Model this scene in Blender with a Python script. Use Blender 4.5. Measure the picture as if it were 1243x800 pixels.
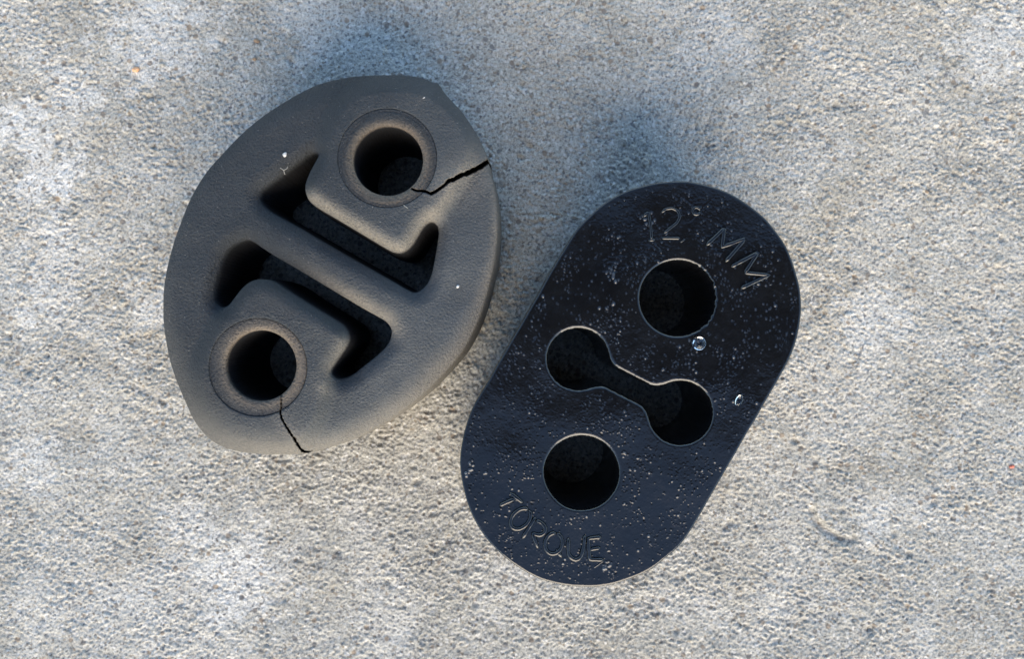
import bpy, math, random
import numpy as np

# ------------------------------------------------------------------ scene
for o in list(bpy.data.objects):
    bpy.data.objects.remove(o)
scene = bpy.context.scene
COL = scene.collection
S = 0.001                       # the numbers below are millimetres
D = 180.0                       # lens height above the concrete
F = 1080.0                      # focal length in photograph pixels (1243 wide)
H_WORN, H_NEW = 30.0, 29.0

cam_d = bpy.data.cameras.new("camera")
cam = bpy.data.objects.new("camera", cam_d)
COL.objects.link(cam)
cam.location = (0, 0, D * S)
cam_d.sensor_width = 36.0
cam_d.lens = 36.0 * F / 1243.0
cam_d.clip_start = 0.002
cam_d.clip_end = 100.0
cam_d.dof.use_dof = True
cam_d.dof.focus_distance = (D - H_NEW) * S
cam_d.dof.aperture_fstop = 60.0
scene.camera = cam

SUN_EL = math.radians(25.0)
SUN_AZ = math.radians(4.0)      # from the bottom edge of the picture towards its right
sdir = (math.sin(SUN_AZ) * math.cos(SUN_EL), -math.cos(SUN_AZ) * math.cos(SUN_EL), math.sin(SUN_EL))

world = bpy.data.worlds.new("World")
scene.world = world
world.use_nodes = True
wn = world.node_tree
sky = wn.nodes.new("ShaderNodeTexSky")
sky.sky_type = 'NISHITA'
sky.sun_disc = False
sky.sun_elevation = SUN_EL
sky.sun_rotation = math.atan2(sdir[0], sdir[1])
sky.air_density = 1.0
sky.dust_density = 0.2
sky.ozone_density = 1.8
wn.links.new(sky.outputs[0], wn.nodes["Background"].inputs[0])
wn.nodes["Background"].inputs[1].default_value = 0.15

sun_d = bpy.data.lights.new("sun", 'SUN')
sun = bpy.data.objects.new("sun", sun_d)
COL.objects.link(sun)
from mathutils import Vector
sun.rotation_euler = Vector(sdir).to_track_quat('Z', 'Y').to_euler()
sun.location = (0, -0.5, 0.5)
sun_d.energy = 2.6
sun_d.angle = math.radians(66.0)
sun_d.color = (1.0, 0.82, 0.57)

vs = scene.view_settings
vs.view_transform = 'Standard'
vs.look = 'None'
vs.gamma = 1.0
vs.use_curve_mapping = False
vs.exposure = 1.36

# ------------------------------------------------------------------ helpers
def tag(o, label=None, cat=None, group=None, kind=None):
    if label: o["label"] = label
    if cat: o["category"] = cat
    if group: o["group"] = group
    if kind: o["kind"] = kind
    return o

def new_mesh(name, verts, faces4=None, faces3=None, mat=None, parent=None, smooth=True):
    """verts (n,3) in millimetres; quads and triangles as index arrays."""
    me = bpy.data.meshes.new(name)
    verts = np.asarray(verts, dtype=np.float32) * S
    f4 = np.zeros((0, 4), np.int32) if faces4 is None else np.asarray(faces4, np.int32)
    f3 = np.zeros((0, 3), np.int32) if faces3 is None else np.asarray(faces3, np.int32)
    n4, n3 = len(f4), len(f3)
    me.vertices.add(len(verts))
    me.vertices.foreach_set("co", verts.ravel())
    me.loops.add(n4 * 4 + n3 * 3)
    me.loops.foreach_set("vertex_index", np.concatenate([f4.ravel(), f3.ravel()]).astype(np.int32))
    me.polygons.add(n4 + n3)
    starts = np.concatenate([np.arange(n4) * 4, n4 * 4 + np.arange(n3) * 3]).astype(np.int32)
    me.polygons.foreach_set("loop_start", starts)
    me.polygons.foreach_set("use_smooth", np.full(n4 + n3, smooth, dtype=bool))
    me.update(calc_edges=True)
    me.validate()
    if mat: me.materials.append(mat)
    o = bpy.data.objects.new(name, me)
    COL.objects.link(o)
    if parent: o.parent = parent
    return o

def empty(name, loc):
    o = bpy.data.objects.new(name, None)
    o.empty_display_size = 0.01
    o.location = (loc[0] * S, loc[1] * S, loc[2] * S)
    COL.objects.link(o)
    return o

def keep_world(o, parent):
    o.parent = parent
    o.location = (-parent.location[0], -parent.location[1], -parent.location[2])

def smooth01(a, b, x):
    t = np.clip((x - a) / (b - a), 0, 1)
    return t * t * (3 - 2 * t)

def field(ny, nx, step, lmin, lmax, seed, aniso=0.0, ang=0.0):
    """unit-rms random field holding wavelengths lmin..lmax (same unit as step)"""
    rng = np.random.default_rng(seed)
    w = np.fft.rfft2(rng.standard_normal((ny, nx)))
    ky = np.fft.fftfreq(ny, step)[:, None]
    kx = np.fft.rfftfreq(nx, step)[None, :]
    c, s = math.cos(ang), math.sin(ang)
    ku, kv = kx * c + ky * s, -kx * s + ky * c
    k = np.sqrt((ku * (1 + aniso)) ** 2 + kv ** 2)
    hi, lo = 1.0 / lmin, 1.0 / lmax
    filt = np.exp(-(k / hi) ** 4) * (1 - np.exp(-(k / lo) ** 4)) / np.maximum(k, lo)
    r = np.fft.irfft2(w * filt, s=(ny, nx))
    return r / r.std()

def catmull(pts, n=6, closed=True):
    p = np.asarray(pts, float)
    out = []
    m = len(p)
    for i in range(m if closed else m - 1):
        if closed:
            p0, p1, p2, p3 = p[i - 1], p[i], p[(i + 1) % m], p[(i + 2) % m]
        else:
            p0, p1, p2, p3 = p[max(i - 1, 0)], p[i], p[i + 1], p[min(i + 2, m - 1)]
        for k in range(n):
            t = k / n
            out.append(0.5 * ((2 * p1) + (-p0 + p2) * t + (2 * p0 - 5 * p1 + 4 * p2 - p3) * t * t
                              + (-p0 + 3 * p1 - 3 * p2 + p3) * t ** 3))
    if not closed:
        out.append(p[-1])
    return np.array(out)

def poly_sdf(X, Y, poly):
    """positive inside"""
    sh = X.shape
    px, py = X.ravel(), Y.ravel()
    best = np.full(px.shape, 1e18)
    inside = np.zeros(px.shape, bool)
    n = len(poly)
    for i in range(n):
        ax, ay = poly[i]
        bx, by = poly[(i + 1) % n]
        ex, ey = bx - ax, by - ay
        wx, wy = px - ax, py - ay
        t = np.clip((wx * ex + wy * ey) / max(ex * ex + ey * ey, 1e-12), 0, 1)
        dx, dy = wx - ex * t, wy - ey * t
        np.minimum(best, dx * dx + dy * dy, out=best)
        if (ay > 0) != (by > 0) or True:
            cond = (ay > py) != (by > py)
            if by != ay:
                xi = ax + (py - ay) * ex / (by - ay)
                inside ^= cond & (px < xi)
    d = np.sqrt(best)
    return np.where(inside, d, -d).reshape(sh)

def line_dist(X, Y, pts, widths):
    """distance to an open polyline, the interpolated width and side at the nearest point"""
    best = np.full(X.shape, 1e9)
    wid = np.zeros(X.shape)
    side = np.zeros(X.shape)
    for i in range(len(pts) - 1):
        ax, ay = pts[i]
        bx, by = pts[i + 1]
        ex, ey = bx - ax, by - ay
        wx, wy = X - ax, Y - ay
        t = np.clip((wx * ex + wy * ey) / (ex * ex + ey * ey), 0, 1)
        d = np.hypot(wx - ex * t, wy - ey * t)
        m = d < best
        best = np.where(m, d, best)
        wid = np.where(m, widths[i] * (1 - t) + widths[i + 1] * t, wid)
        side = np.where(m, np.sign(ex * wy - ey * wx), side)
    return best, wid, side

def mesh_from_sdf(name, gx, gy, d, h, place, z_bot, rings, mat, parent, wall_noise=0.0, draft=0.0, seed=1, inner_shade=None):
    """Solid whose plan is d>0 on the grid (photo pixels) and whose upper face is height h(mm).
    place(px,py)->mm.  Clean clipped border, then walls down to z_bot."""
    ny, nx = d.shape
    step = gx[1] - gx[0]
    X, Y = np.meshgrid(gx, gy)
    X = X.copy(); Y = Y.copy(); d = d.copy()
    gyd, gxd = np.gradient(d, step)
    gl = np.maximum(np.hypot(gxd, gyd), 0.3)
    snap = np.abs(d) < 0.32 * step
    X[snap] -= (d * gxd / gl ** 2)[snap]
    Y[snap] -= (d * gyd / gl ** 2)[snap]
    d[snap] = 0.0
    inside = d >= 0
    vid = -np.ones(d.shape, np.int64)
    vx, vy, vz = [], [], []
    idx = np.nonzero(inside)
    vid[idx] = np.arange(len(idx[0]))
    vx = list(X[idx]); vy = list(Y[idx]); vz = list(h[idx])
    c = inside[:-1, :-1].astype(int) + inside[:-1, 1:] + inside[1:, 1:] + inside[1:, :-1]
    full = c == 4
    fj, fi = np.nonzero(full)
    # image y runs down, so this winding faces +z after the flip in place()
    quads = np.stack([vid[fj, fi], vid[fj + 1, fi], vid[fj + 1, fi + 1], vid[fj, fi + 1]], 1)
    tris = []
    cross = {}
    pj, pi = np.nonzero((c > 0) & (c < 4))
    def crossing(a, b):
        (ja, ia), (jb, ib) = a, b
        if d[ja, ia] == 0: return vid[ja, ia]
        key = (a, b)
        if key in cross: return cross[key]
        t = d[ja, ia] / (d[ja, ia] - d[jb, ib])
        vx.append(X[ja, ia] + (X[jb, ib] - X[ja, ia]) * t)
        vy.append(Y[ja, ia] + (Y[jb, ib] - Y[ja, ia]) * t)
        vz.append(h[ja, ia] + (h[jb, ib] - h[ja, ia]) * t)
        cross[key] = len(vx) - 1
        return cross[key]
    for j, i in zip(pj.tolist(), pi.tolist()):
        cs = [(j, i), (j + 1, i), (j + 1, i + 1), (j, i + 1)]
        poly = []
        for k in range(4):
            a, b = cs[k], cs[(k + 1) % 4]
            ia, ib = inside[a], inside[b]
            if ia: poly.append(vid[a])
            if ia and not ib: poly.append(crossing(a, b))
            if ib and not ia: poly.append(crossing(b, a))
        q = []
        for v in poly:
            if not q or q[-1] != v: q.append(v)
        if len(q) > 1 and q[0] == q[-1]: q.pop()
        for k in range(1, len(q) - 1):
            if len({q[0], q[k], q[k + 1]}) == 3:
                tris.append((q[0], q[k], q[k + 1]))
    tris = np.array(tris, np.int64).reshape(-1, 3)
    # border edges
    e = np.concatenate([quads[:, [0, 1]], quads[:, [1, 2]], quads[:, [2, 3]], quads[:, [3, 0]],
                        tris[:, [0, 1]], tris[:, [1, 2]], tris[:, [2, 0]]])
    n = len(vx)
    key = e[:, 0] * n + e[:, 1]
    rev = e[:, 1] * n + e[:, 0]
    border = e[~np.isin(key, rev)]
    px, py, pz = np.array(vx), np.array(vy), np.array(vz)
    mmx, mmy = place(px, py, pz)
    V = [np.stack([mmx, mmy, pz], 1)]
    bv = np.unique(border)
    loc = -np.ones(n, np.int64)
    loc[bv] = np.arange(len(bv))
    prev = bv
    # outward direction from the sdf gradient (bilinear lookup)
    fi_ = np.clip(((px[bv] - gx[0]) / step).astype(int), 0, nx - 1)
    fj_ = np.clip(((py[bv] - gy[0]) / step).astype(int), 0, ny - 1)
    ox, oy = -gxd[fj_, fi_] / gl[fj_, fi_], gyd[fj_, fi_] / gl[fj_, fi_]
    ztop = pz[bv]
    rng = np.random.default_rng(seed)
    wq = []
    base = n
    for r, (frac, off) in enumerate(rings):
        z = ztop + (z_bot - ztop) * frac
        k = off + wall_noise * rng.standard_normal(len(bv)) * (0 < frac < 1)
        V.append(np.stack([mmx[bv] + ox * k, mmy[bv] + oy * k, z], 1))
        cur = base + np.arange(len(bv))
        base += len(bv)
        a, b = loc[border[:, 0]], loc[border[:, 1]]
        pa = prev[a]; pb = prev[b]
        wq.append(np.stack([pb, pa, cur[a], cur[b]], 1))
        prev = cur
    quads = np.concatenate([quads] + wq)
    o = new_mesh(name, np.concatenate(V), quads, tris, mat, parent)
    if inner_shade is not None:                   # cleaner hole and slot walls, blackened to put their shade into colour
        val = np.zeros(base, np.float32)
        for r in range(1, len(rings)):
            val[n + r * len(bv): n + (r + 1) * len(bv)] = inner_shade[fj_, fi_]
        at = o.data.attributes.new("inner_shade", 'FLOAT', 'POINT')
        at.data.foreach_set("value", val)
    return o

# ------------------------------------------------------------------ materials
class N:
    """tiny node helper"""
    def __init__(self, name):
        self.m = bpy.data.materials.new(name)
        self.m.use_nodes = True
        self.t = self.m.node_tree
        self.b = self.t.nodes["Principled BSDF"]
        tc = self.t.nodes.new("ShaderNodeTexCoord")
        mp = self.t.nodes.new("ShaderNodeMapping")
        mp.inputs["Scale"].default_value = (1000, 1000, 1000)     # millimetres
        geo = self.t.nodes.new("ShaderNodeNewGeometry")
        self.link(geo.outputs["Position"], mp.inputs[0])
        self.co = mp.outputs[0]
    def link(self, a, b): self.t.links.new(a, b)
    def noise(self, scale, detail=3, rough=0.55, dist=0.0):
        n = self.t.nodes.new("ShaderNodeTexNoise")
        n.inputs["Scale"].default_value = scale
        n.inputs["Detail"].default_value = detail
        n.inputs["Roughness"].default_value = rough
        n.inputs["Distortion"].default_value = dist
        self.link(self.co, n.inputs["Vector"])
        return n.outputs["Fac"]
    def voronoi(self, scale, feature='F1', out="Distance"):
        n = self.t.nodes.new("ShaderNodeTexVoronoi")
        n.feature = feature
        n.inputs["Scale"].default_value = scale
        self.link(self.co, n.inputs["Vector"])
        return n.outputs[out]
    def ramp(self, fac, stops):
        n = self.t.nodes.new("ShaderNodeValToRGB")
        el = n.color_ramp.elements
        while len(el) < len(stops): el.new(0.5)
        for e, (p, c) in zip(el, stops):
            e.position = p
            e.color = (c, c, c, 1) if not isinstance(c, tuple) else (*c, 1)
        self.link(fac, n.inputs[0])
        return n.outputs[0]
    def mix(self, fac, a, b, mode='MIX'):
        n = self.t.nodes.new("ShaderNodeMix")
        n.data_type = 'RGBA'
        n.blend_type = mode
        for k, v in ((0, fac), (6, a), (7, b)):
            if isinstance(v, (int, float)): n.inputs[k].default_value = v
            elif isinstance(v, tuple): n.inputs[k].default_value = (*v, 1)
            else: self.link(v, n.inputs[k])
        return n.outputs[2]
    def math(self, op, a, b=0.0, c=None):
        n = self.t.nodes.new("ShaderNodeMath")
        n.operation = op
        for k, v in ((0, a), (1, b), (2, c)):
            if v is None: continue
            if isinstance(v, (int, float)): n.inputs[k].default_value = v
            else: self.link(v, n.inputs[k])
        return n.outputs[0]
    def bump(self, height, dist_mm, strength=1.0, prev=None):
        n = self.t.nodes.new("ShaderNodeBump")
        n.inputs["Strength"].default_value = strength
        n.inputs["Distance"].default_value = dist_mm * S
        self.link(height, n.inputs["Height"])
        if prev: self.link(prev, n.inputs["Normal"])
        return n.outputs[0]
    def attr(self, name):
        n = self.t.nodes.new("ShaderNodeAttribute")
        n.attribute_name = name
        return n.outputs["Fac"]
    def out(self, color=None, rough=None, normal=None, **kw):
        for key, v in (("Base Color", color), ("Roughness", rough), ("Normal", normal)):
            if v is None: continue
            if isinstance(v, (int, float)): self.b.inputs[key].default_value = v
            elif isinstance(v, tuple): self.b.inputs[key].default_value = (*v, 1)
            else: self.link(v, self.b.inputs[key])
        for k, v in kw.items():
            self.b.inputs[k.replace("_", " ")].default_value = v
        return self.m

def mat_concrete():
    n = N("concrete")
    patch = n.noise(0.045, 4, 0.6, 0.6)
    grain = n.noise(1.6, 3, 0.65)
    fine = n.noise(5.0, 2, 0.6)
    cells = n.voronoi(2.2, 'F1', "Color")
    sep = n.t.nodes.new("ShaderNodeSeparateColor"); n.link(cells, sep.inputs[0])
    base = n.ramp(patch, [(0.30, (0.34, 0.318, 0.265)), (0.52, (0.43, 0.405, 0.345)), (0.72, (0.52, 0.495, 0.435))])
    base = n.mix(n.math('MULTIPLY', n.attr('paste'), n.ramp(n.noise(0.5, 4, 0.7), [(0.35, 0.3), (0.6, 1.0)])), base, (0.66, 0.64, 0.585))
    c = n.mix(0.75, base, n.ramp(grain, [(0.30, 0.22), (0.46, 0.90), (0.70, 1.4)]), 'MULTIPLY')
    c = n.mix(0.6, c, n.ramp(fine, [(0.28, 0.35), (0.5, 0.97), (0.72, 1.4)]), 'MULTIPLY')
    # single sand grains: brown, blue-grey, pale
    c = n.mix(n.ramp(sep.outputs[0], [(0.955, 0.0), (0.965, 0.6)]), c, (0.16, 0.115, 0.075))
    c = n.mix(n.ramp(sep.outputs[1], [(0.94, 0.0), (0.95, 0.6)]), c, (0.10, 0.105, 0.12))
    c = n.mix(n.ramp(sep.outputs[2], [(0.92, 0.0), (0.93, 0.5)]), c, (0.68, 0.65, 0.60))
    big = n.voronoi(0.75, 'F1', "Color")
    dist = n.voronoi(0.75, 'F1', "Distance")
    sp2 = n.t.nodes.new("ShaderNodeSeparateColor"); n.link(big, sp2.inputs[0])
    stone = n.math('MULTIPLY', n.ramp(sp2.outputs[0], [(0.93, 0.0), (0.94, 1.0)]), n.ramp(dist, [(0.32, 0.8), (0.5, 0.0)]))
    tint = n.mix(sp2.outputs[1], (0.13, 0.125, 0.12), (0.27, 0.20, 0.135))
    c = n.mix(stone, c, tint)
    stain = n.noise(0.13, 3, 0.6, 0.4)
    c = n.mix(n.ramp(stain, [(0.55, 0.0), (0.75, 0.28)]), c, (0.33, 0.27, 0.19))
    nb = n.bump(fine, 0.10, 0.7)
    nb = n.bump(n.noise(2.4, 2, 0.5), 0.16, 0.5, nb)
    return n.out(c, 0.85, nb, Specular_IOR_Level=0.25)

def mat_worn():
    n = N("aged_rubber")
    grit = n.noise(2.6, 3, 0.7)
    fine = n.noise(6.0, 2, 0.6)
    cloud = n.noise(0.10, 4, 0.6, 0.5)
    base = n.ramp(cloud, [(0.3, (0.017, 0.021, 0.025)), (0.7, (0.028, 0.032, 0.036))])
    c = n.mix(0.6, base, n.ramp(grit, [(0.3, 0.45), (0.5, 1.0), (0.7, 1.5)]), 'MULTIPLY')
    dust = n.noise(0.16, 5, 0.65, 0.4)
    c = n.mix(n.math('MULTIPLY', n.attr("grime"), n.ramp(dust, [(0.2, 0.55), (0.7, 1.0)])), c, (0.095, 0.102, 0.104))
    c = n.mix(n.ramp(dust, [(0.58, 0.0), (0.85, 0.22)]), c, (0.15, 0.125, 0.095))
    c = n.mix(n.math('MULTIPLY', n.attr("sunlit_wear"), n.ramp(grit, [(0.25, 0.25), (0.65, 1.0)])), c, (0.27, 0.235, 0.185))  # sunlight on the edges put into colour, with a little rubbed dust
    c = n.mix(n.math('MULTIPLY', n.attr("dust"), n.ramp(grit, [(0.3, 0.45), (0.6, 1.0)])), c, (0.235, 0.18, 0.125))
    spk = n.voronoi(0.9, 'F1', "Distance")
    c = n.mix(n.ramp(spk, [(0.05, 0.5), (0.09, 0.0)]), c, (0.4, 0.38, 0.33))
    c = n.mix(n.attr('inner_shade'), c, (0.008, 0.008, 0.009))  # walls painted blacker to deepen the shade in holes and slots
    nb = n.bump(grit, 0.4, 1.0)
    nb = n.bump(fine, 0.16, 1.0, nb)
    return n.out(c, 0.62, nb, Specular_IOR_Level=0.4)

def mat_new():
    n = N("glossy_black_rubber")
    cl = n.noise(0.08, 4, 0.6)
    c = n.ramp(cl, [(0.3, (0.0035, 0.0037, 0.0045)), (0.75, (0.006, 0.0063, 0.007))])
    c = n.mix(n.ramp(n.attr("crumb"), [(0.25, 0.0), (0.9, 1.0)]), c, (0.043, 0.048, 0.054))  # raised specks painted paler in place of their glints
    nb = n.bump(n.noise(1.3, 4, 0.7), 0.012, 0.5)
    nb = n.bump(n.noise(6.0, 2, 0.6), 0.012, 0.5, nb)
    r = n.ramp(n.noise(0.5, 4, 0.65), [(0.3, 0.13), (0.7, 0.24)])
    return n.out(c, r, nb, Specular_IOR_Level=0.65)

def mat_plain(name, col, rough=0.7, scale=3.0, var=0.3, **kw):
    n = N(name)
    f = n.noise(scale, 3, 0.6)
    c = n.mix(1.0, col, n.ramp(f, [(0.3, 1 - var), (0.7, 1 + var)]), 'MULTIPLY')
    return n.out(c, rough, n.bump(f, 0.1, 0.5), **kw)

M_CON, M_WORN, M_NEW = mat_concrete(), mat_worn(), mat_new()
M_WHITE = mat_plain("pale_grit", (0.5, 0.48, 0.44))
M_ORANGE = mat_plain("orange_grit", (0.62, 0.36, 0.20))
M_RED = mat_plain("red_grit", (0.55, 0.16, 0.10))
M_BROWN = mat_plain("brown_grit", (0.30, 0.20, 0.12))
M_FIBRE = mat_plain("pale_fibre", (0.24, 0.23, 0.205))
M_PHONE = mat_plain("dark_phone_shell", (0.012, 0.012, 0.014), 0.35, 0.2, 0.1)

def mat_water():
    m = bpy.data.materials.new("water")
    m.use_nodes = True
    b = m.node_tree.nodes["Principled BSDF"]
    b.inputs["Base Color"].default_value = (1, 1, 1, 1)
    b.inputs["Roughness"].default_value = 0.02
    b.inputs["IOR"].default_value = 1.33
    b.inputs["Transmission Weight"].default_value = 1.0
    return m
M_WATER = mat_water()

# ------------------------------------------------------------------ the ground
def pix_to_ground(px, py, z=0.0):
    k = (D - z) / F
    return (px - 621.5) * k, -(py - 400.0) * k

def build_ground():
    step = 0.2
    hx, hy = 122.0, 82.0
    xs = np.arange(-hx, hx + 1e-6, step)
    ys = np.arange(-hy, hy + 1e-6, step)
    nx, ny = len(xs), len(ys)
    X, Y = np.meshgrid(xs, ys)
    a = field(ny, nx, step, 0.6, 2.0, 11, 0.3, math.radians(-18))
    b = field(ny, nx, step, 0.45, 1.0, 12)
    c = field(ny, nx, step, 9.0, 40.0, 13)
    m = field(ny, nx, step, 12.0, 60.0, 14)
    a2 = field(ny, nx, step, 1.6, 6.0, 16, 0.4, math.radians(-25))
    m2 = field(ny, nx, step, 3.0, 14.0, 17)
    rough = 0.7 + 0.4 * smooth01(-1.0, 1.2, m)
    z = rough * ((0.070 + 0.03 * np.clip(m2, -1.5, 2)) * (a - 0.25 * np.abs(a)) + 0.06 * b + 0.06 * (a2 - 0.5 * np.maximum(-a2 - 0.8, 0))) + 0.07 * c
    rng = random.Random(5)
    # pits and proud grains
    for _ in range(520):
        cx, cy = rng.uniform(-110, 110), rng.uniform(-70, 70)
        r = rng.choice([0.3, 0.35, 0.35, 0.45, 0.45, 0.6, 0.8])
        sgn = rng.choice([-1, -1, 1])
        e = rng.uniform(0.6, 1.0)
        ang = rng.uniform(0, 3.14)
        i0, i1 = int((cx - 3 * r + hx) / step), int((cx + 3 * r + hx) / step)
        j0, j1 = int((cy - 3 * r + hy) / step), int((cy + 3 * r + hy) / step)
        sx, sy = X[j0:j1, i0:i1] - cx, Y[j0:j1, i0:i1] - cy
        u = sx * math.cos(ang) + sy * math.sin(ang)
        v = (-sx * math.sin(ang) + sy * math.cos(ang)) / e
        q = np.exp(-((u * u + v * v) / (r * r)) ** 1.5)
        z[j0:j1, i0:i1] += sgn * q * r * (0.7 if sgn < 0 else 0.45)
    # the crescent dent near the lower right
    pts = [pix_to_ground(*p) for p in [(984, 616), (991, 634), (1004, 646), (1020, 654), (1038, 657)]]
    dd, ww, ss = line_dist(X, Y, pts, [0.5, 1.5, 1.8, 1.3, 0.5])
    z += np.where(ss > 0, 1, 0.0) * 0.0
    z -= 0.6 * np.exp(-(dd / 0.75) ** 2) * np.minimum(ww, 1.3)
    pts2 = [(x + 0.9, y + 1.0) for x, y in pts]
    dd, ww, ss = line_dist(X, Y, pts2, [0.3, 1.2, 1.5, 1.0, 0.3])
    z += 0.12 * np.exp(-(dd / 0.8) ** 2) * ww
    # smooth pale patches where the cement skin is left
    pn = field(ny, nx, step, 2.0, 12.0, 15)
    paste = np.zeros_like(z)
    for px, py, rp, a_ in ((58, 215, 48, 1), (25, 150, 42, .8), (190, 40, 75, .7), (90, 110, 40, .5), (70, 300, 45, .5), (190, 372, 40, .7),
                           (60, 365, 45, .5), (228, 640, 45, .6), (290, 700, 70, .6), (40, 560, 45, .5), (330, 690, 40, .4), (1055, 385, 50, .6),
                           (1060, 630, 40, .45), (1200, 60, 60, .6), (870, 60, 60, .4), (1000, 180, 50, .35), (600, 690, 60, .25), (380, 30, 60, .35)):
        gx0, gy0 = pix_to_ground(px, py)
        rr = np.hypot(X - gx0, Y - gy0) / (rp * D / F) + 0.22 * pn
        paste = np.maximum(paste, a_ * smooth01(1.05, 0.45, rr))
    z = z * (1 - 0.45 * paste)
    # settle at the rim so the outer, plain rows meet it
    edge = np.minimum(np.minimum(X + hx, hx - X), np.minimum(Y + hy, hy - Y))
    z = z * smooth01(0, 6, edge)
    # outer rows growing to 2 m
    def grow(n0, last):
        out, s, p = [], step, last
        while p < 2000:
            s *= 1.25
            p += s
            out.append(p)
        return np.array(out)
    ox, oy = grow(0, hx), grow(0, hy)
    gx = np.concatenate([-ox[::-1], xs, ox])
    gy = np.concatenate([-oy[::-1], ys, oy])
    Z = np.zeros((len(gy), len(gx)))
    Z[len(oy):len(oy) + ny, len(ox):len(ox) + nx] = z
    GX, GY = np.meshgrid(gx, gy)
    V = np.stack([GX.ravel(), GY.ravel(), Z.ravel()], 1)
    w = len(gx)
    jj, ii = np.meshgrid(np.arange(len(gy) - 1), np.arange(w - 1), indexing='ij')
    v0 = (jj * w + ii).ravel()
    o = new_mesh("ground", V, np.stack([v0, v0 + 1, v0 + 1 + w, v0 + w], 1), None, M_CON)
    P = np.zeros((len(gy), len(gx)), np.float32)
    P[len(oy):len(oy) + ny, len(ox):len(ox) + nx] = paste
    at = o.data.attributes.new("paste", 'FLOAT', 'POINT')
    at.data.foreach_set("value", P.ravel())
    tag(o, "rough pale grey concrete slab with sandy grain and small pits", "concrete", kind="structure")
    def height(x, y):
        i = int(round((x + hx) / step)); j = int(round((y + hy) / step))
        return float(z[j, i])
    return height
ground_z = build_ground()

# ------------------------------------------------------------------ the worn hanger
OUT = [(232, 240), (250, 210), (270, 187), (292, 164), (318, 142), (350, 121), (380, 105), (404, 97.5), (430, 92.8),
       (460, 91), (490, 91.5), (508, 93.5), (519, 97), (526, 100.5), (530.5, 100.3), (534.5, 104.5), (539.5, 112.5), (550, 124), (561, 136), (574, 155),
       (583, 171), (591, 190), (594, 206), (599, 222), (602.5, 244), (604, 270), (602.5, 300), (598, 328),
       (589, 364), (579, 393), (565, 421), (550, 441), (530, 463), (510, 482), (472, 510), (432, 532), (402, 543),
       (380, 549), (360, 551.5), (330, 552), (302, 550), (280, 546), (264, 539.5), (250, 529), (236, 511),
       (226, 490), (215, 464), (207, 440), (203, 421), (199.5, 400), (198.3, 380), (199, 352), (203, 326),
       (210, 298), (219, 272)]
SLOT1 = [(387, 188), (381, 200), (375.5, 211), (371, 224), (372, 236), (380, 248), (410, 266), (440, 284), (470, 302),
         (481, 306), (490, 304.5), (499, 297), (506, 286), (512, 276), (518, 270), (525, 268.5), (531, 274), (532.5, 285),
         (528.5, 312), (523, 336), (515, 349), (505, 355), (495, 352.5), (470, 338), (440, 321), (400, 298), (365, 277.5),
         (332, 259), (320, 249), (315, 240), (319, 230), (336, 217), (357, 201), (374, 189), (383, 185)]
SLOT2 = [(298, 291), (307, 293), (330, 308.5), (360, 326), (390, 344), (420, 362), (440, 374), (460, 385), (468, 390), (474, 397),
         (475.5, 406), (471, 418), (460, 430), (440, 446), (427, 456), (414, 460.5), (404, 458), (400.5, 450), (409, 436),
         (420, 419), (422.5, 408), (418, 397), (408, 389.5), (384, 375), (360, 360), (342, 348), (330, 341), (316, 339), (304, 342),
         (294, 350), (286, 360), (277, 371), (268, 373), (261, 364), (261, 348), (266, 328), (272, 310), (283, 297)]
RING1, RING2 = (470.0, 191.5, 60.5), (313.0, 446.0, 60.0)
HOLE1, HOLE2 = (471.0, 195.0, 42.5), (317.0, 444.0, 43.0)
CRACK1 = ([(500, 229), (504, 231), (516, 232), (523, 235), (529, 232), (534, 228.5), (540, 224), (544, 219.5), (551, 217.5), (558, 213),
           (567, 210), (575, 206), (583, 202), (591, 196.5), (600, 191)],
          [1.0, 1.2, 1.7, 2.2, 2.0, 1.8, 1.9, 2.8, 3.8, 3.9, 4.4, 4.6, 4.5, 4.2, 4.2])
CRACK2 = ([(340, 470), (341.5, 480), (341.3, 496), (340.2, 502), (344, 512), (350, 522), (357, 532), (363, 542), (367, 547), (372, 549), (379, 547)],
          [0.7, 0.7, 0.7, 0.9, 1.0, 1.1, 1.4, 1.7, 1.6, 1.1, 0.7])
BOSS1 = [(390, 186), (371, 228), (378, 248), (484, 308), (500, 298), (524, 268), (552, 228), (572, 185), (560, 145), (530, 114),
         (488, 104), (440, 108), (408, 135)]
BOSS2 = [(424, 410), (412, 440), (398, 470), (384, 515), (362, 540), (318, 545), (270, 528), (246, 492), (240, 450), (256, 408),
         (283, 364), (305, 339), (332, 339)]

def worn_place(px, py, z=H_WORN):
    k = (D - z) / F
    return (px - 621.5) * k, -(py - 400.0) * k

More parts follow.
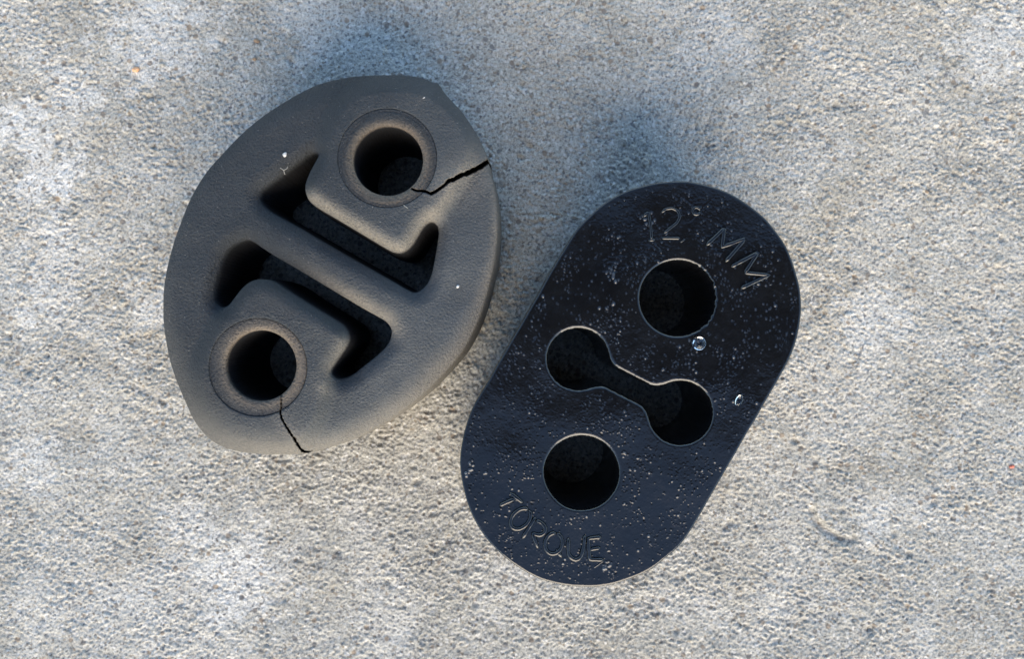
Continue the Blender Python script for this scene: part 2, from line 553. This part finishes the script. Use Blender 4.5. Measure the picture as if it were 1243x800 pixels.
def build_worn():
    kmm = (D - H_WORN) / F              # mm per pixel
    base = worn_place(400.0, 322.0)
    root = empty("rubber_hanger", (base[0], base[1], 0))
    tag(root, "faded dusty grey oval rubber exhaust hanger with cracked and torn edges, lying on the concrete", "exhaust hanger",
        "exhaust hangers laid side by side")
    st = 1.0
    gx = np.arange(194, 610, st); gy = np.arange(86, 558, st)
    X, Y = np.meshgrid(gx, gy)
    out = poly_sdf(X, Y, catmull(OUT, 5))
    s1 = poly_sdf(X, Y, catmull(SLOT1, 4))
    s2 = poly_sdf(X, Y, catmull(SLOT2, 4))
    b1 = poly_sdf(X, Y, catmull(BOSS1, 4))
    b2 = poly_sdf(X, Y, catmull(BOSS2, 4))
    r1 = np.hypot(X - RING1[0], Y - RING1[1]); r2 = np.hypot(X - RING2[0], Y - RING2[1])
    # ---- height in pixels relative to the boss plane
    boss = np.maximum(smooth01(-14, 10, b1), smooth01(-14, 10, b2))
    h = -15.0 * (1 - boss) - 14.0 * (np.hypot(X - 395, Y - 320) / 205.0) ** 2
    # rim roll-off: width and depth change round the outline (angle from the centre, image y down)
    ang = np.degrees(np.arctan2(Y - 322, X - 400)) % 360
    A_ = [0, 20, 45, 70, 88, 105, 125, 150, 180, 215, 245, 262, 285, 305, 325, 345, 360]
    W_ = [14, 22, 30, 30, 26, 34, 40, 24, 12, 12, 18, 28, 26, 18, 12, 12, 14]
    D_ = [5, 11, 15, 15, 16, 20, 24, 10, 3, 3, 8, 15, 14, 9, 5, 3, 5]
    w = np.interp(ang, A_, W_); dp = np.interp(ang, A_, D_)
    t = np.clip(1 - out / w, 0, 1.2)
    h -= dp * t ** 2
    # slot edges
    slot = np.maximum(s1, s2)
    t = np.clip(1 + slot / 20.0, 0, 1.2)
    h -= 13.0 * t ** 2
    # crisp last pixels of every edge
    dd = np.minimum(out, -slot)
    t = np.clip(1 - dd / 2.2, 0, 1.3)
    h -= 1.3 * t ** 2
    # broad unevenness
    h += 0.8 * field(len(gy), len(gx), st, 50, 160, 3) + 0.10 * field(len(gy), len(gx), st, 8, 30, 4)
    h += 0.20 * field(len(gy), len(gx), st, 2.2, 6, 5)
    # torn lips and the two cracks
    cd, cw, cs = line_dist(X, Y, *CRACK1)
    jag = field(len(gy), len(gx), st, 2.5, 9, 8)
    cd = np.abs(cd + 0.25 * jag * smooth01(1.5, 3.0, cw))
    along = smooth01(500, 585, X)
    h += np.where(cs < 0, 4.5 * np.exp(-(cd / 16) ** 2), -2.5 * np.exp(-(cd / 14) ** 2)) * along
    h -= 70 * smooth01(0.5, -0.5, (cd - cw * 0.5) / 1.2)
    cd2, cw2, cs2 = line_dist(X, Y, *CRACK2)
    cd2 = np.abs(cd2 + 0.3 * jag)
    h += np.where(cs2 < 0, 1.5 * np.exp(-(cd2 / 8) ** 2), -1.0 * np.exp(-(cd2 / 8) ** 2)) * smooth01(490, 530, Y)
    h -= 50 * smooth01(0.5, -0.5, (cd2 - cw2 * 0.5) / 1.2) * smooth01(0.7, 1.2, cw2)
    h -= 6 * smooth01(0.5, -0.5, (cd2 - 0.6) / 1.2)
    # nick on the left arm
    nd, _, _ = line_dist(X, Y, [(257, 331), (262, 323)], [1, 1])
    h -= 1.5 * np.exp(-(nd / 1.3) ** 2)
    # rings: shallow step inside the moulded collar
    hb = h.copy()
    for r, R in ((r1, RING1[2]), (r2, RING2[2])):
        hb -= 0.5 * np.clip(1 - (r - R) / 2.5, 0, 1) ** 2
    body_d = np.minimum(np.minimum(out, -slot), np.minimum(r1 - RING1[2], r2 - RING2[2]))
    rings = [(0.012, 0.02), (0.08, 0.12), (0.3, 0.45), (0.55, 0.55), (0.85, 0.2), (1.0, -0.5)]
    body = mesh_from_sdf("body", gx, gy, body_d, H_WORN + hb * kmm, worn_place, -0.25, rings, M_WORN, None, 0.01, inner_shade=smooth01(4, 8, out))
    keep_world(body, root)
    # dry road dust, rubbed thin on the left arm and thick towards the right one and the lower rim
    v = np.zeros(len(body.data.vertices) * 3, np.float32)
    body.data.vertices.foreach_get("co", v)
    v = v.reshape(-1, 3) / S
    kz = (D - np.maximum(v[:, 2], H_WORN - 8)) / F
    gxp, gyp = v[:, 0] / kz + 621.5, -v[:, 1] / kz + 400
    gr = 0.08 + smooth01(310, 590, gxp + 0.35 * (gyp - 320)) * 0.75 + 0.35 * smooth01(470, 545, gyp)
    at = body.data.attributes.new("grime", 'FLOAT', 'POINT')
    at.data.foreach_set("value", np.clip(gr, 0, 0.9).astype(np.float32))
    # slot edges lightly rubbed; sun-facing edges and rim painted pale as if sunlit
    ii = np.clip(np.round(gxp - gx[0]).astype(int), 0, len(gx) - 1)
    jj = np.clip(np.round(gyp - gy[0]).astype(int), 0, len(gy) - 1)
    edge_lit = np.exp(-(np.minimum(np.maximum(-slot, 0), 60) / 5.0) ** 2) * 0.25
    edge_lit = np.maximum(edge_lit, np.exp(-(np.maximum(out, 0) / (w * 0.6)) ** 2) * 0.75 * smooth01(-0.6, 0.3, np.cos(np.radians(ang - 70))))
    edge_lit = np.maximum(edge_lit, 0.6 * np.exp(-(cd / 26) ** 2) * smooth01(505, 540, X))
    edge_lit = np.maximum(edge_lit, 0.5 * np.exp(-(cd2 / 16) ** 2) * smooth01(490, 520, Y))
    # painted sunlight is strongest on lower edges of upper block and middle bar
    l1, _, _ = line_dist(X, Y, [(376, 238), (410, 263), (470, 299), (488, 304), (500, 296), (515, 272), (540, 240), (556, 205)], [1] * 8)
    l2, _, _ = line_dist(X, Y, [(330, 305), (390, 341), (440, 371), (468, 388), (478, 402)], [1] * 5)
    l3, _, _ = line_dist(X, Y, [(422, 412), (404, 450), (392, 470)], [1] * 3)
    lit_boost = 0.75 * np.exp(-(l1 / 13) ** 2) + 0.6 * np.exp(-(l2 / 13) ** 2) * smooth01(320, 440, X) + 0.5 * np.exp(-(l3 / 12) ** 2)
    edge_lit = np.maximum(edge_lit, 0.8 * np.exp(-(l1 / 13) ** 2))
    edge_lit = np.maximum(edge_lit, 0.5 * np.exp(-(l3 / 12) ** 2))
    edge_lit = np.maximum(edge_lit, 0.75 * np.exp(-(l2 / 12) ** 2) * smooth01(320, 440, X))
    at = body.data.attributes.new("sunlit_wear", 'FLOAT', 'POINT')
    at.data.foreach_set("value", (edge_lit[jj, ii] * np.clip(0.15 + 0.7 * np.clip(gr * 1.4, 0, 1) + lit_boost[jj, ii], 0, 1)).astype(np.float32))
    # collars
    for (hx, hy, hr), (cx, cy, R), r in ((HOLE1, RING1, r1), (HOLE2, RING2, r2)):
        rh = np.hypot(X - hx, Y - hy)
        first = hx > 400
        hc = h - (0.8 if first else 1.6)
        t = np.clip(1 - (rh - hr) / (10.0 if first else 6.0), 0, 1.2)
        hc -= (5.5 if first else 3.0) * t ** 2
        if first:                                   # worn concentric scuffs
            hc -= 0.9 * np.exp(-((r - 52.5) / 1.2) ** 2) * smooth01(-1, 0.5, np.sin(np.arctan2(Y - cy, X - cx) * 2 + 1.2))
            hc -= 0.6 * np.exp(-((r - 56.5) / 1.0) ** 2)
        hc -= 0.5 * np.clip(1 - (R - 0.2 - r) / 2.5, 0, 1) ** 2
        cd_ = np.minimum(R - 0.2 - r, rh - hr)
        sub = (slice(int(max(cy - R - 6 - gy[0], 0)), int(cy + R + 6 - gy[0])), slice(int(max(cx - R - 6 - gx[0], 0)), int(cx + R + 6 - gx[0])))
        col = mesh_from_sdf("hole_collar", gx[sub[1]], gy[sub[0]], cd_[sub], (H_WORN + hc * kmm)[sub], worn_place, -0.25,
                            [(0.02, 0), (0.06, 0), (0.2, 0), (0.6, 0), (1.0, 0)], M_WORN, None, 0.0, inner_shade=np.ones_like(X)[sub])
        keep_world(col, root)
        # rusty dust left by the hanger rod, thickest on the chamfer
        v = np.zeros(len(col.data.vertices) * 3, np.float32)
        col.data.vertices.foreach_get("co", v)
        v = v.reshape(-1, 3) / S
        mx, my = worn_place(hx, hy)
        rr = np.hypot(v[:, 0] - mx, v[:, 1] - my) / kmm
        dust = np.exp(-((rr - hr) / (9.0 if first else 12.0)) ** 2) * (0.75 if first else 0.7) * (v[:, 2] > H_WORN - 4)
        at = col.data.attributes.new("dust", 'FLOAT', 'POINT')
        at.data.foreach_set("value", dust.astype(np.float32))
    def top(px, py):
        return H_WORN + float(h[int(round(py - gy[0])), int(round(px - gx[0]))]) * kmm
    return top
worn_top = build_worn()

# ------------------------------------------------------------------ the new hanger
def new_place(px, py, z=H_NEW):
    k = (D - z) / F
    return (px - 621.5) * k, -(py - 400.0) * k

def seg_sdf(X, Y, a, b, r):
    ex, ey = b[0] - a[0], b[1] - a[1]
    t = np.clip(((X - a[0]) * ex + (Y - a[1]) * ey) / (ex * ex + ey * ey), 0, 1)
    return r - np.hypot(X - a[0] - ex * t, Y - a[1] - ey * t)

def smax(a, b, k):
    m = np.clip(0.5 + 0.5 * (a - b) / k, 0, 1)
    return b * (1 - m) + a * m + k * m * (1 - m)

def tube(name, strokes, r, ztop, place, mat, flat=0.6, sides=8, lift=0.0):
    """ridge along pixel polylines, half sunk in the face"""
    V, Q, T = [], [], []
    for pts in strokes:
        p = np.array([place(x, y) for x, y in pts])
        # resample
        seg = np.hypot(*np.diff(p, axis=0).T); L = np.concatenate([[0], np.cumsum(seg)])
        n = max(2, int(L[-1] / (r * 1.2)) + 1)
        u = np.linspace(0, L[-1], n)
        q = np.stack([np.interp(u, L, p[:, 0]), np.interp(u, L, p[:, 1])], 1)
        tg = np.gradient(q, axis=0); tg /= np.maximum(np.hypot(tg[:, 0], tg[:, 1]), 1e-9)[:, None]
        nr = np.stack([-tg[:, 1], tg[:, 0]], 1)
        b0 = len(V)
        rng = np.random.default_rng(len(pts) + int(pts[0][0]))
        for k in range(n):
            rr = r * (0.9 + 0.2 * rng.random())
            zz = (ztop(q[k][0], q[k][1]) if callable(ztop) else ztop) + lift * r
            end = 0.35 if k in (0, n - 1) else 1.0
            for s in range(sides):
                a = 2 * math.pi * s / sides
                V.append((q[k][0] + nr[k][0] * math.cos(a) * rr * end, q[k][1] + nr[k][1] * math.cos(a) * rr * end, zz + math.sin(a) * rr * flat * end))
        for k in range(n - 1):
            for s in range(sides):
                s2 = (s + 1) % sides
                Q.append((b0 + k * sides + s, b0 + (k + 1) * sides + s, b0 + (k + 1) * sides + s2, b0 + k * sides + s2))
        for s in range(1, sides - 1):
            T.append((b0, b0 + s, b0 + s + 1))
            e0 = b0 + (n - 1) * sides
            T.append((e0, e0 + s + 1, e0 + s))
    return new_mesh(name, V, Q, T, mat)

def ellipse(cx, cy, a, b, rot, n=20, t0=0, t1=360):
    out = []
    for k in range(n + 1):
        t = math.radians(t0 + (t1 - t0) * k / n)
        x, y = a * math.cos(t), b * math.sin(t)
        c, s = math.cos(rot), math.sin(rot)
        out.append((cx + x * c - y * s, cy + x * s + y * c))
    return out

def build_new():
    kmm = (D - H_NEW) / F
    base = new_place(765.5, 466.5)
    root = empty("rubber_hanger", (base[0], base[1], 0))
    tag(root, "glossy black oblong rubber exhaust hanger with embossed lettering and dumbbell slot, on concrete", "exhaust hanger",
        "exhaust hangers laid side by side")
    st = 0.8
    gx = np.arange(554, 979, st); gy = np.arange(214, 720, st)
    X, Y = np.meshgrid(gx, gy)
    wob = 0.25 * field(len(gy), len(gx), st, 30, 120, 21)
    out = seg_sdf(X, Y, (820, 372), (711, 561), 152) + wob
    rag = 0.35 * field(len(gy), len(gx), st, 3, 12, 22) + wob
    h1 = 46.0 - np.hypot(X - 822.5, Y - 362) + rag * smooth01(0, 30, X - 825)
    h2 = 45.0 - np.hypot(X - 706, Y - 574) + wob
    d1 = 37.5 - np.hypot(X - 701.6, Y - 436)
    d2 = 38.7 - np.hypot(X - 826, Y - 501.4)
    nk = seg_sdf(X, Y, (701.6, 437), (826, 501.4), 13.5)
    db = smax(smax(d1, nk, 14), d2, 14) + 0.3 * rag
    hole = np.maximum(np.maximum(h1, h2), db)
    h = np.zeros_like(X)
    t = np.clip(1 - out / 2.2, 0, 1.2)
    h -= 1.5 * t ** 2
    t = np.clip(1 + hole / 3.5, 0, 1.3)
    h -= 2.3 * t ** 2
    h += 0.5 * field(len(gy), len(gx), st, 60, 200, 23) + 0.03 * field(len(gy), len(gx), st, 6, 20, 24)
    h += 0.02 * field(len(gy), len(gx), st, 2.5, 5, 26)
    h0 = h.copy()
    # crumbs moulded into the face
    dens = smooth01(-0.9, 1.3, field(len(gy), len(gx), st, 25, 120, 25))
    rng = np.random.default_rng(77)
    made = 0
    while made < 3100:
        x, y = rng.uniform(558, 975), rng.uniform(218, 716)
        j, i = int((y - gy[0]) / st), int((x - gx[0]) / st)
        if out[j, i] < 5 or hole[j, i] > -5: continue
        if rng.random() > 0.15 + 0.85 * dens[j, i]: continue
        made += 1
        big = rng.random()
        r = 0.6 + 0.35 * rng.random() + (0.9 * rng.random() if big > 0.95 else 0)
        a = rng.uniform(0.3, 0.9) * (1.4 if big > 0.95 else 1.0)
        if rng.random() < 0.15: a = -a
        e = rng.uniform(0.6, 1.0); th = rng.uniform(0, 3.14)
        j0, j1, i0, i1 = max(j - 6, 0), j + 7, max(i - 6, 0), i + 7
        sx, sy = X[j0:j1, i0:i1] - x, Y[j0:j1, i0:i1] - y
        u = sx * math.cos(th) + sy * math.sin(th); v = (-sx * math.sin(th) + sy * math.cos(th)) / e
        h[j0:j1, i0:i1] += a * np.exp(-(u * u + v * v) / (r * r))
    # ragged lumps
    for x, y, R, n in ((738, 688, 7, 16), (568, 574, 6, 10), (573, 562, 5, 6), (742, 334, 12, 14), (786, 266, 9, 12), (676, 604, 3, 4)):
        for _ in range(n):
            a = rng.uniform(0, 6.28); q = R * math.sqrt(rng.random())
            h += 0.8 * np.exp(-((X - x - q * math.cos(a)) ** 2 + (Y - y - q * math.sin(a)) ** 2) / rng.uniform(0.9, 2.4))
    crumb = np.clip((h - h0) / 0.8, 0, 1)  # mask of raised specks, coloured lighter to stand in for sun glints
    # scratch across the upper end
    sd, _, _ = line_dist(X, Y, [(838, 268), (866, 240)], [1, 1])
    h -= 0.25 * np.exp(-(sd / 0.9) ** 2)
    rings = [(0.03, 0.02), (0.12, 0.05), (0.5, 0.08), (0.9, 0.05), (1.0, -0.3)]
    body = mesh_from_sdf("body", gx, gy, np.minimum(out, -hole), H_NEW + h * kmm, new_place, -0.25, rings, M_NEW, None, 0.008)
    keep_world(body, root)
    v = np.zeros(len(body.data.vertices) * 3, np.float32)
    body.data.vertices.foreach_get("co", v)
    v = v.reshape(-1, 3) / S
    ii = np.clip(np.round((v[:, 0] / kmm + 621.5 - gx[0]) / st).astype(int), 0, len(gx) - 1)
    jj = np.clip(np.round((-v[:, 1] / kmm + 400 - gy[0]) / st).astype(int), 0, len(gy) - 1)
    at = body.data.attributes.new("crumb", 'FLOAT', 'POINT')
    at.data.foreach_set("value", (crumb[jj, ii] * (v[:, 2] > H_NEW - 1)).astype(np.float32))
    def ztop(mx, my):
        px, py = mx / kmm + 621.5, -my / kmm + 400
        return H_NEW + float(h0[int(round((py - gy[0]) / st)), int(round((px - gx[0]) / st))]) * kmm
    r = 2.6 * kmm
    glyphs = [
        ("letter", [[(606, 614), (626, 605)], [(619, 598), (627, 604.5), (635, 611)]]),                       # T
        ("letter", [ellipse(632, 630, 14.5, 10, math.radians(-48))]),                                         # O
        ("letter", [[(634, 654), (642, 641), (650, 628)], [(650, 632), (656, 634), (661.5, 640), (661, 647), (654, 650), (645, 647)],
                    [(646, 646.5), (649.5, 656), (653, 666)]]),                                                   # R
        ("letter", [ellipse(672, 660, 13, 10.5, math.radians(-75)), [(675, 667), (682, 677)]]),               # Q
        ("letter", [[(690, 653), (689.5, 668), (692, 676), (699, 680), (705, 676), (708, 666), (710, 650)]]), # U
        ("letter", [[(730, 652), (714, 654), (715.5, 679.5), (733, 680)], [(715, 668), (729, 665)]]),         # E
        ("digit", [[(781, 263), (787, 257), (790, 274), (791, 291)], [(787, 292), (796, 290.5)]]),            # 1
        ("digit", [[(803, 258), (808, 253.5), (816, 252.5), (823, 256), (825.5, 263), (822, 270), (806, 283)], [(803, 289), (826, 289)]]),  # 2
        ("mark", [ellipse(845, 256, 4.5, 4.5, 0, 12)]),
        ("letter", [[(857, 298), (879, 277), (876, 300), (904, 290), (880, 318)]]),                           # M
        ("letter", [[(887, 324), (919, 307), (904, 331), (933, 334), (899, 350)]]),                           # M
    ]
    for nm, strokes in glyphs:
        weak = (nm == "digit") or nm == "mark"
        g = tube(nm, [s if len(s) > 8 else (catmull(s, 5, False) if len(s) > 5 and nm == "letter" and s[0][1] != 298 else s) for s in strokes],
                 r * (0.75 if weak else 1.0), ztop, new_place, M_NEW, 1.0, 10, 0.0 if weak else 0.35)
        keep_world(g, root)
    for stroke in ([(800, 300), (803, 308)], [(826, 294), (832, 290)], [(733, 681), (721, 690)]):
        scr = tube("scratch", [stroke], r * 0.4, ztop, new_place, M_NEW, 0.7)
        keep_world(scr, root)
    def top(px, py):
        return H_NEW + float(h0[int(round((py - gy[0]) / st)), int(round((px - gx[0]) / st))]) * kmm
    return top
new_top = build_new()

# ------------------------------------------------------------------ small loose things
def blob(name, x, y, z, rx, ry, rz, mat, seed, lump=0.25, seg=16, rin=10, rot=0.0, cap=False):
    rng = np.random.default_rng(seed)
    V, Q, T = [], [], []
    ph = rng.uniform(0, 6.28, 6); fr = rng.integers(1, 4, 6)
    for a in range(rin + 1):
        th = math.pi * a / rin
        for s in range(seg):
            p = 2 * math.pi * s / seg
            k = 1 + lump * (math.sin(fr[0] * p + ph[0]) * math.sin(th) + 0.6 * math.sin(fr[1] * p + 2 * th + ph[1]) * math.sin(th) + 0.5 * math.cos(fr[2] * th + ph[2]) * 0.5)
            vx, vy, vz = rx * k * math.sin(th) * math.cos(p), ry * k * math.sin(th) * math.sin(p), rz * k * math.cos(th)
            V.append((vx * math.cos(rot) - vy * math.sin(rot), vx * math.sin(rot) + vy * math.cos(rot), vz))
    for a in range(rin):
        for s in range(seg):
            s2 = (s + 1) % seg
            Q.append((a * seg + s, (a + 1) * seg + s, (a + 1) * seg + s2, a * seg + s2))
    o = new_mesh(name, V, Q, None, mat)
    o.location = (x * S, y * S, z * S)
    return o

def on_ground(px, py):
    x, y = pix_to_ground(px, py)
    return x, y, ground_z(x, y)

for px, py, r, mat, lab, asp in (
        (165, 84, 0.75, M_ORANGE, "tiny orange tan stone chip on the concrete at the upper left", 0.7),
        (770, 50, 0.45, M_WHITE, "tiny white stone grain on the bluish concrete at the top", 0.9),
        (1228, 566, 0.5, M_RED, "tiny red chip on the concrete at the right edge", 0.7),
        (312, 49, 0.6, M_BROWN, "small brown crumb on the concrete above the faded hanger", 0.8),
        (309, 72, 0.5, M_BROWN, "tiny brown crumb nearest the top left of the faded hanger", 0.7)):
    x, y, z = on_ground(px, py)
    tag(blob("stone_chip", x, y, z + 0.25 * r, r, r * asp, r * 0.6, mat, int(px), 0.25, 12, 8, 0.3), lab, "stone chip", "grit lying on the concrete")
kw, kn = (D - H_WORN) / F, (D - H_NEW) / F
for px, py, rp, lab in ((340, 183, 3.2, "white chip on the faded hanger above the tip of its upper slot"),
                        (554.5, 347, 2.4, "small white speck on the right arm of the faded hanger"),
                        (512.5, 114, 1.6, "tiny white speck near the top right corner of the faded hanger")):
    x, y = worn_place(px, py)
    tag(blob("white_chip", x, y, worn_top(px, py) + 0.1, rp * kw, rp * 0.7 * kw, rp * 0.5 * kw, M_WHITE, int(px), 0.25, 12, 8, 0.5), lab, "chip",
        "white grit stuck to the faded hanger")
def fibre(strokes, lab, place=worn_place, zf=worn_top, k=kw):
    def zt(mx, my): return zf(mx / k + 621.5, -my / k + 400) + 0.05
    o = tube("fibre", strokes, 0.55 * k, zt, place, M_FIBRE, 1.0, 5)
    tag(o, lab, "fibre", "pale fibres stuck to the faded hanger")
fibre([[(334, 199), (338, 202), (339, 207)], [(338, 202), (342, 200), (343, 197)]], "branching pale fibre beside the upper slot of the faded hanger")
fibre([[(489, 248), (492, 250), (494.5, 252)]], "short pale fibre on the lower rim of the upper hole")

def droplet(px, py, rp, hp, lab, rot=0, asp=1.0):
    x, y = new_place(px, py)
    V, Q = [], []
    seg, rin = 28, 12
    r, hh = rp * kn, hp * kn
    for a in range(rin + 1):
        th = math.radians(112) * a / rin
        for s in range(seg):
            p = 2 * math.pi * s / seg
            u, v = r * math.sin(th) * math.cos(p), r * asp * math.sin(th) * math.sin(p)
            V.append((u * math.cos(rot) - v * math.sin(rot), u * math.sin(rot) + v * math.cos(rot), hh * (math.cos(th) - math.cos(math.radians(112)))))
    for a in range(rin):
        for s in range(seg):
            s2 = (s + 1) % seg
            Q.append((a * seg + s, (a + 1) * seg + s, (a + 1) * seg + s2, a * seg + s2))
    V.append((0, 0, 0)); T = [(rin * seg + s, len(V) - 1, rin * seg + (s + 1) % seg) for s in range(seg)]
    o = new_mesh("water_droplet", V, Q, T, M_WATER)
    o.location = (x * S, y * S, (new_top(px, py) + 0.01) * S)
    tag(o, lab, "droplet", "water droplets on the glossy hanger")
droplet(848, 417, 8.0, 7.5, "round clear water droplet just below the upper hole of the glossy hanger")
droplet(897, 486, 7.0, 2.4, "elongated clear water droplet near the right edge of the glossy hanger", math.radians(60), 0.62)

# ------------------------------------------------------------------ the phone that took the picture (seen only as a dark reflection)
def build_phone():
    x0, x1, y0, y1, z0, z1 = -25.0, 122.0, -28.0, 43.0, D + 1.2, D + 9.2
    n = 8
    ring = []
    for cx, cy, a0 in ((x1 - 9, y1 - 9, 0), (x0 + 9, y1 - 9, 90), (x0 + 9, y0 + 9, 180), (x1 - 9, y0 + 9, 270)):
        for k in range(n + 1):
            a = math.radians(a0 + 90 * k / n)
            ring.append((cx, cy, math.cos(a), math.sin(a)))
    V, Q, T = [], [], []
    prof = [(7.8, z0), (8.7, z0 + 0.5), (9, z0 + 1.5), (9, z1 - 1.5), (8.7, z1 - 0.5), (7.8, z1)]
    m = len(ring)
    for r, z in prof:
        V += [(cx + c * r, cy + s * r, z) for cx, cy, c, s in ring]
    for a in range(len(prof) - 1):
        for s in range(m):
            s2 = (s + 1) % m
            Q.append((a * m + s, a * m + s2, (a + 1) * m + s2, (a + 1) * m + s))
    for s in range(1, m - 1):
        T.append((0, s + 1, s)); e = (len(prof) - 1) * m
        T.append((e, e + s, e + s + 1))
    o = new_mesh("smartphone", V, Q, T, M_PHONE)
    tag(o, "dark smartphone held flat overhead, mirrored in the glossy hanger", "phone")
build_phone()
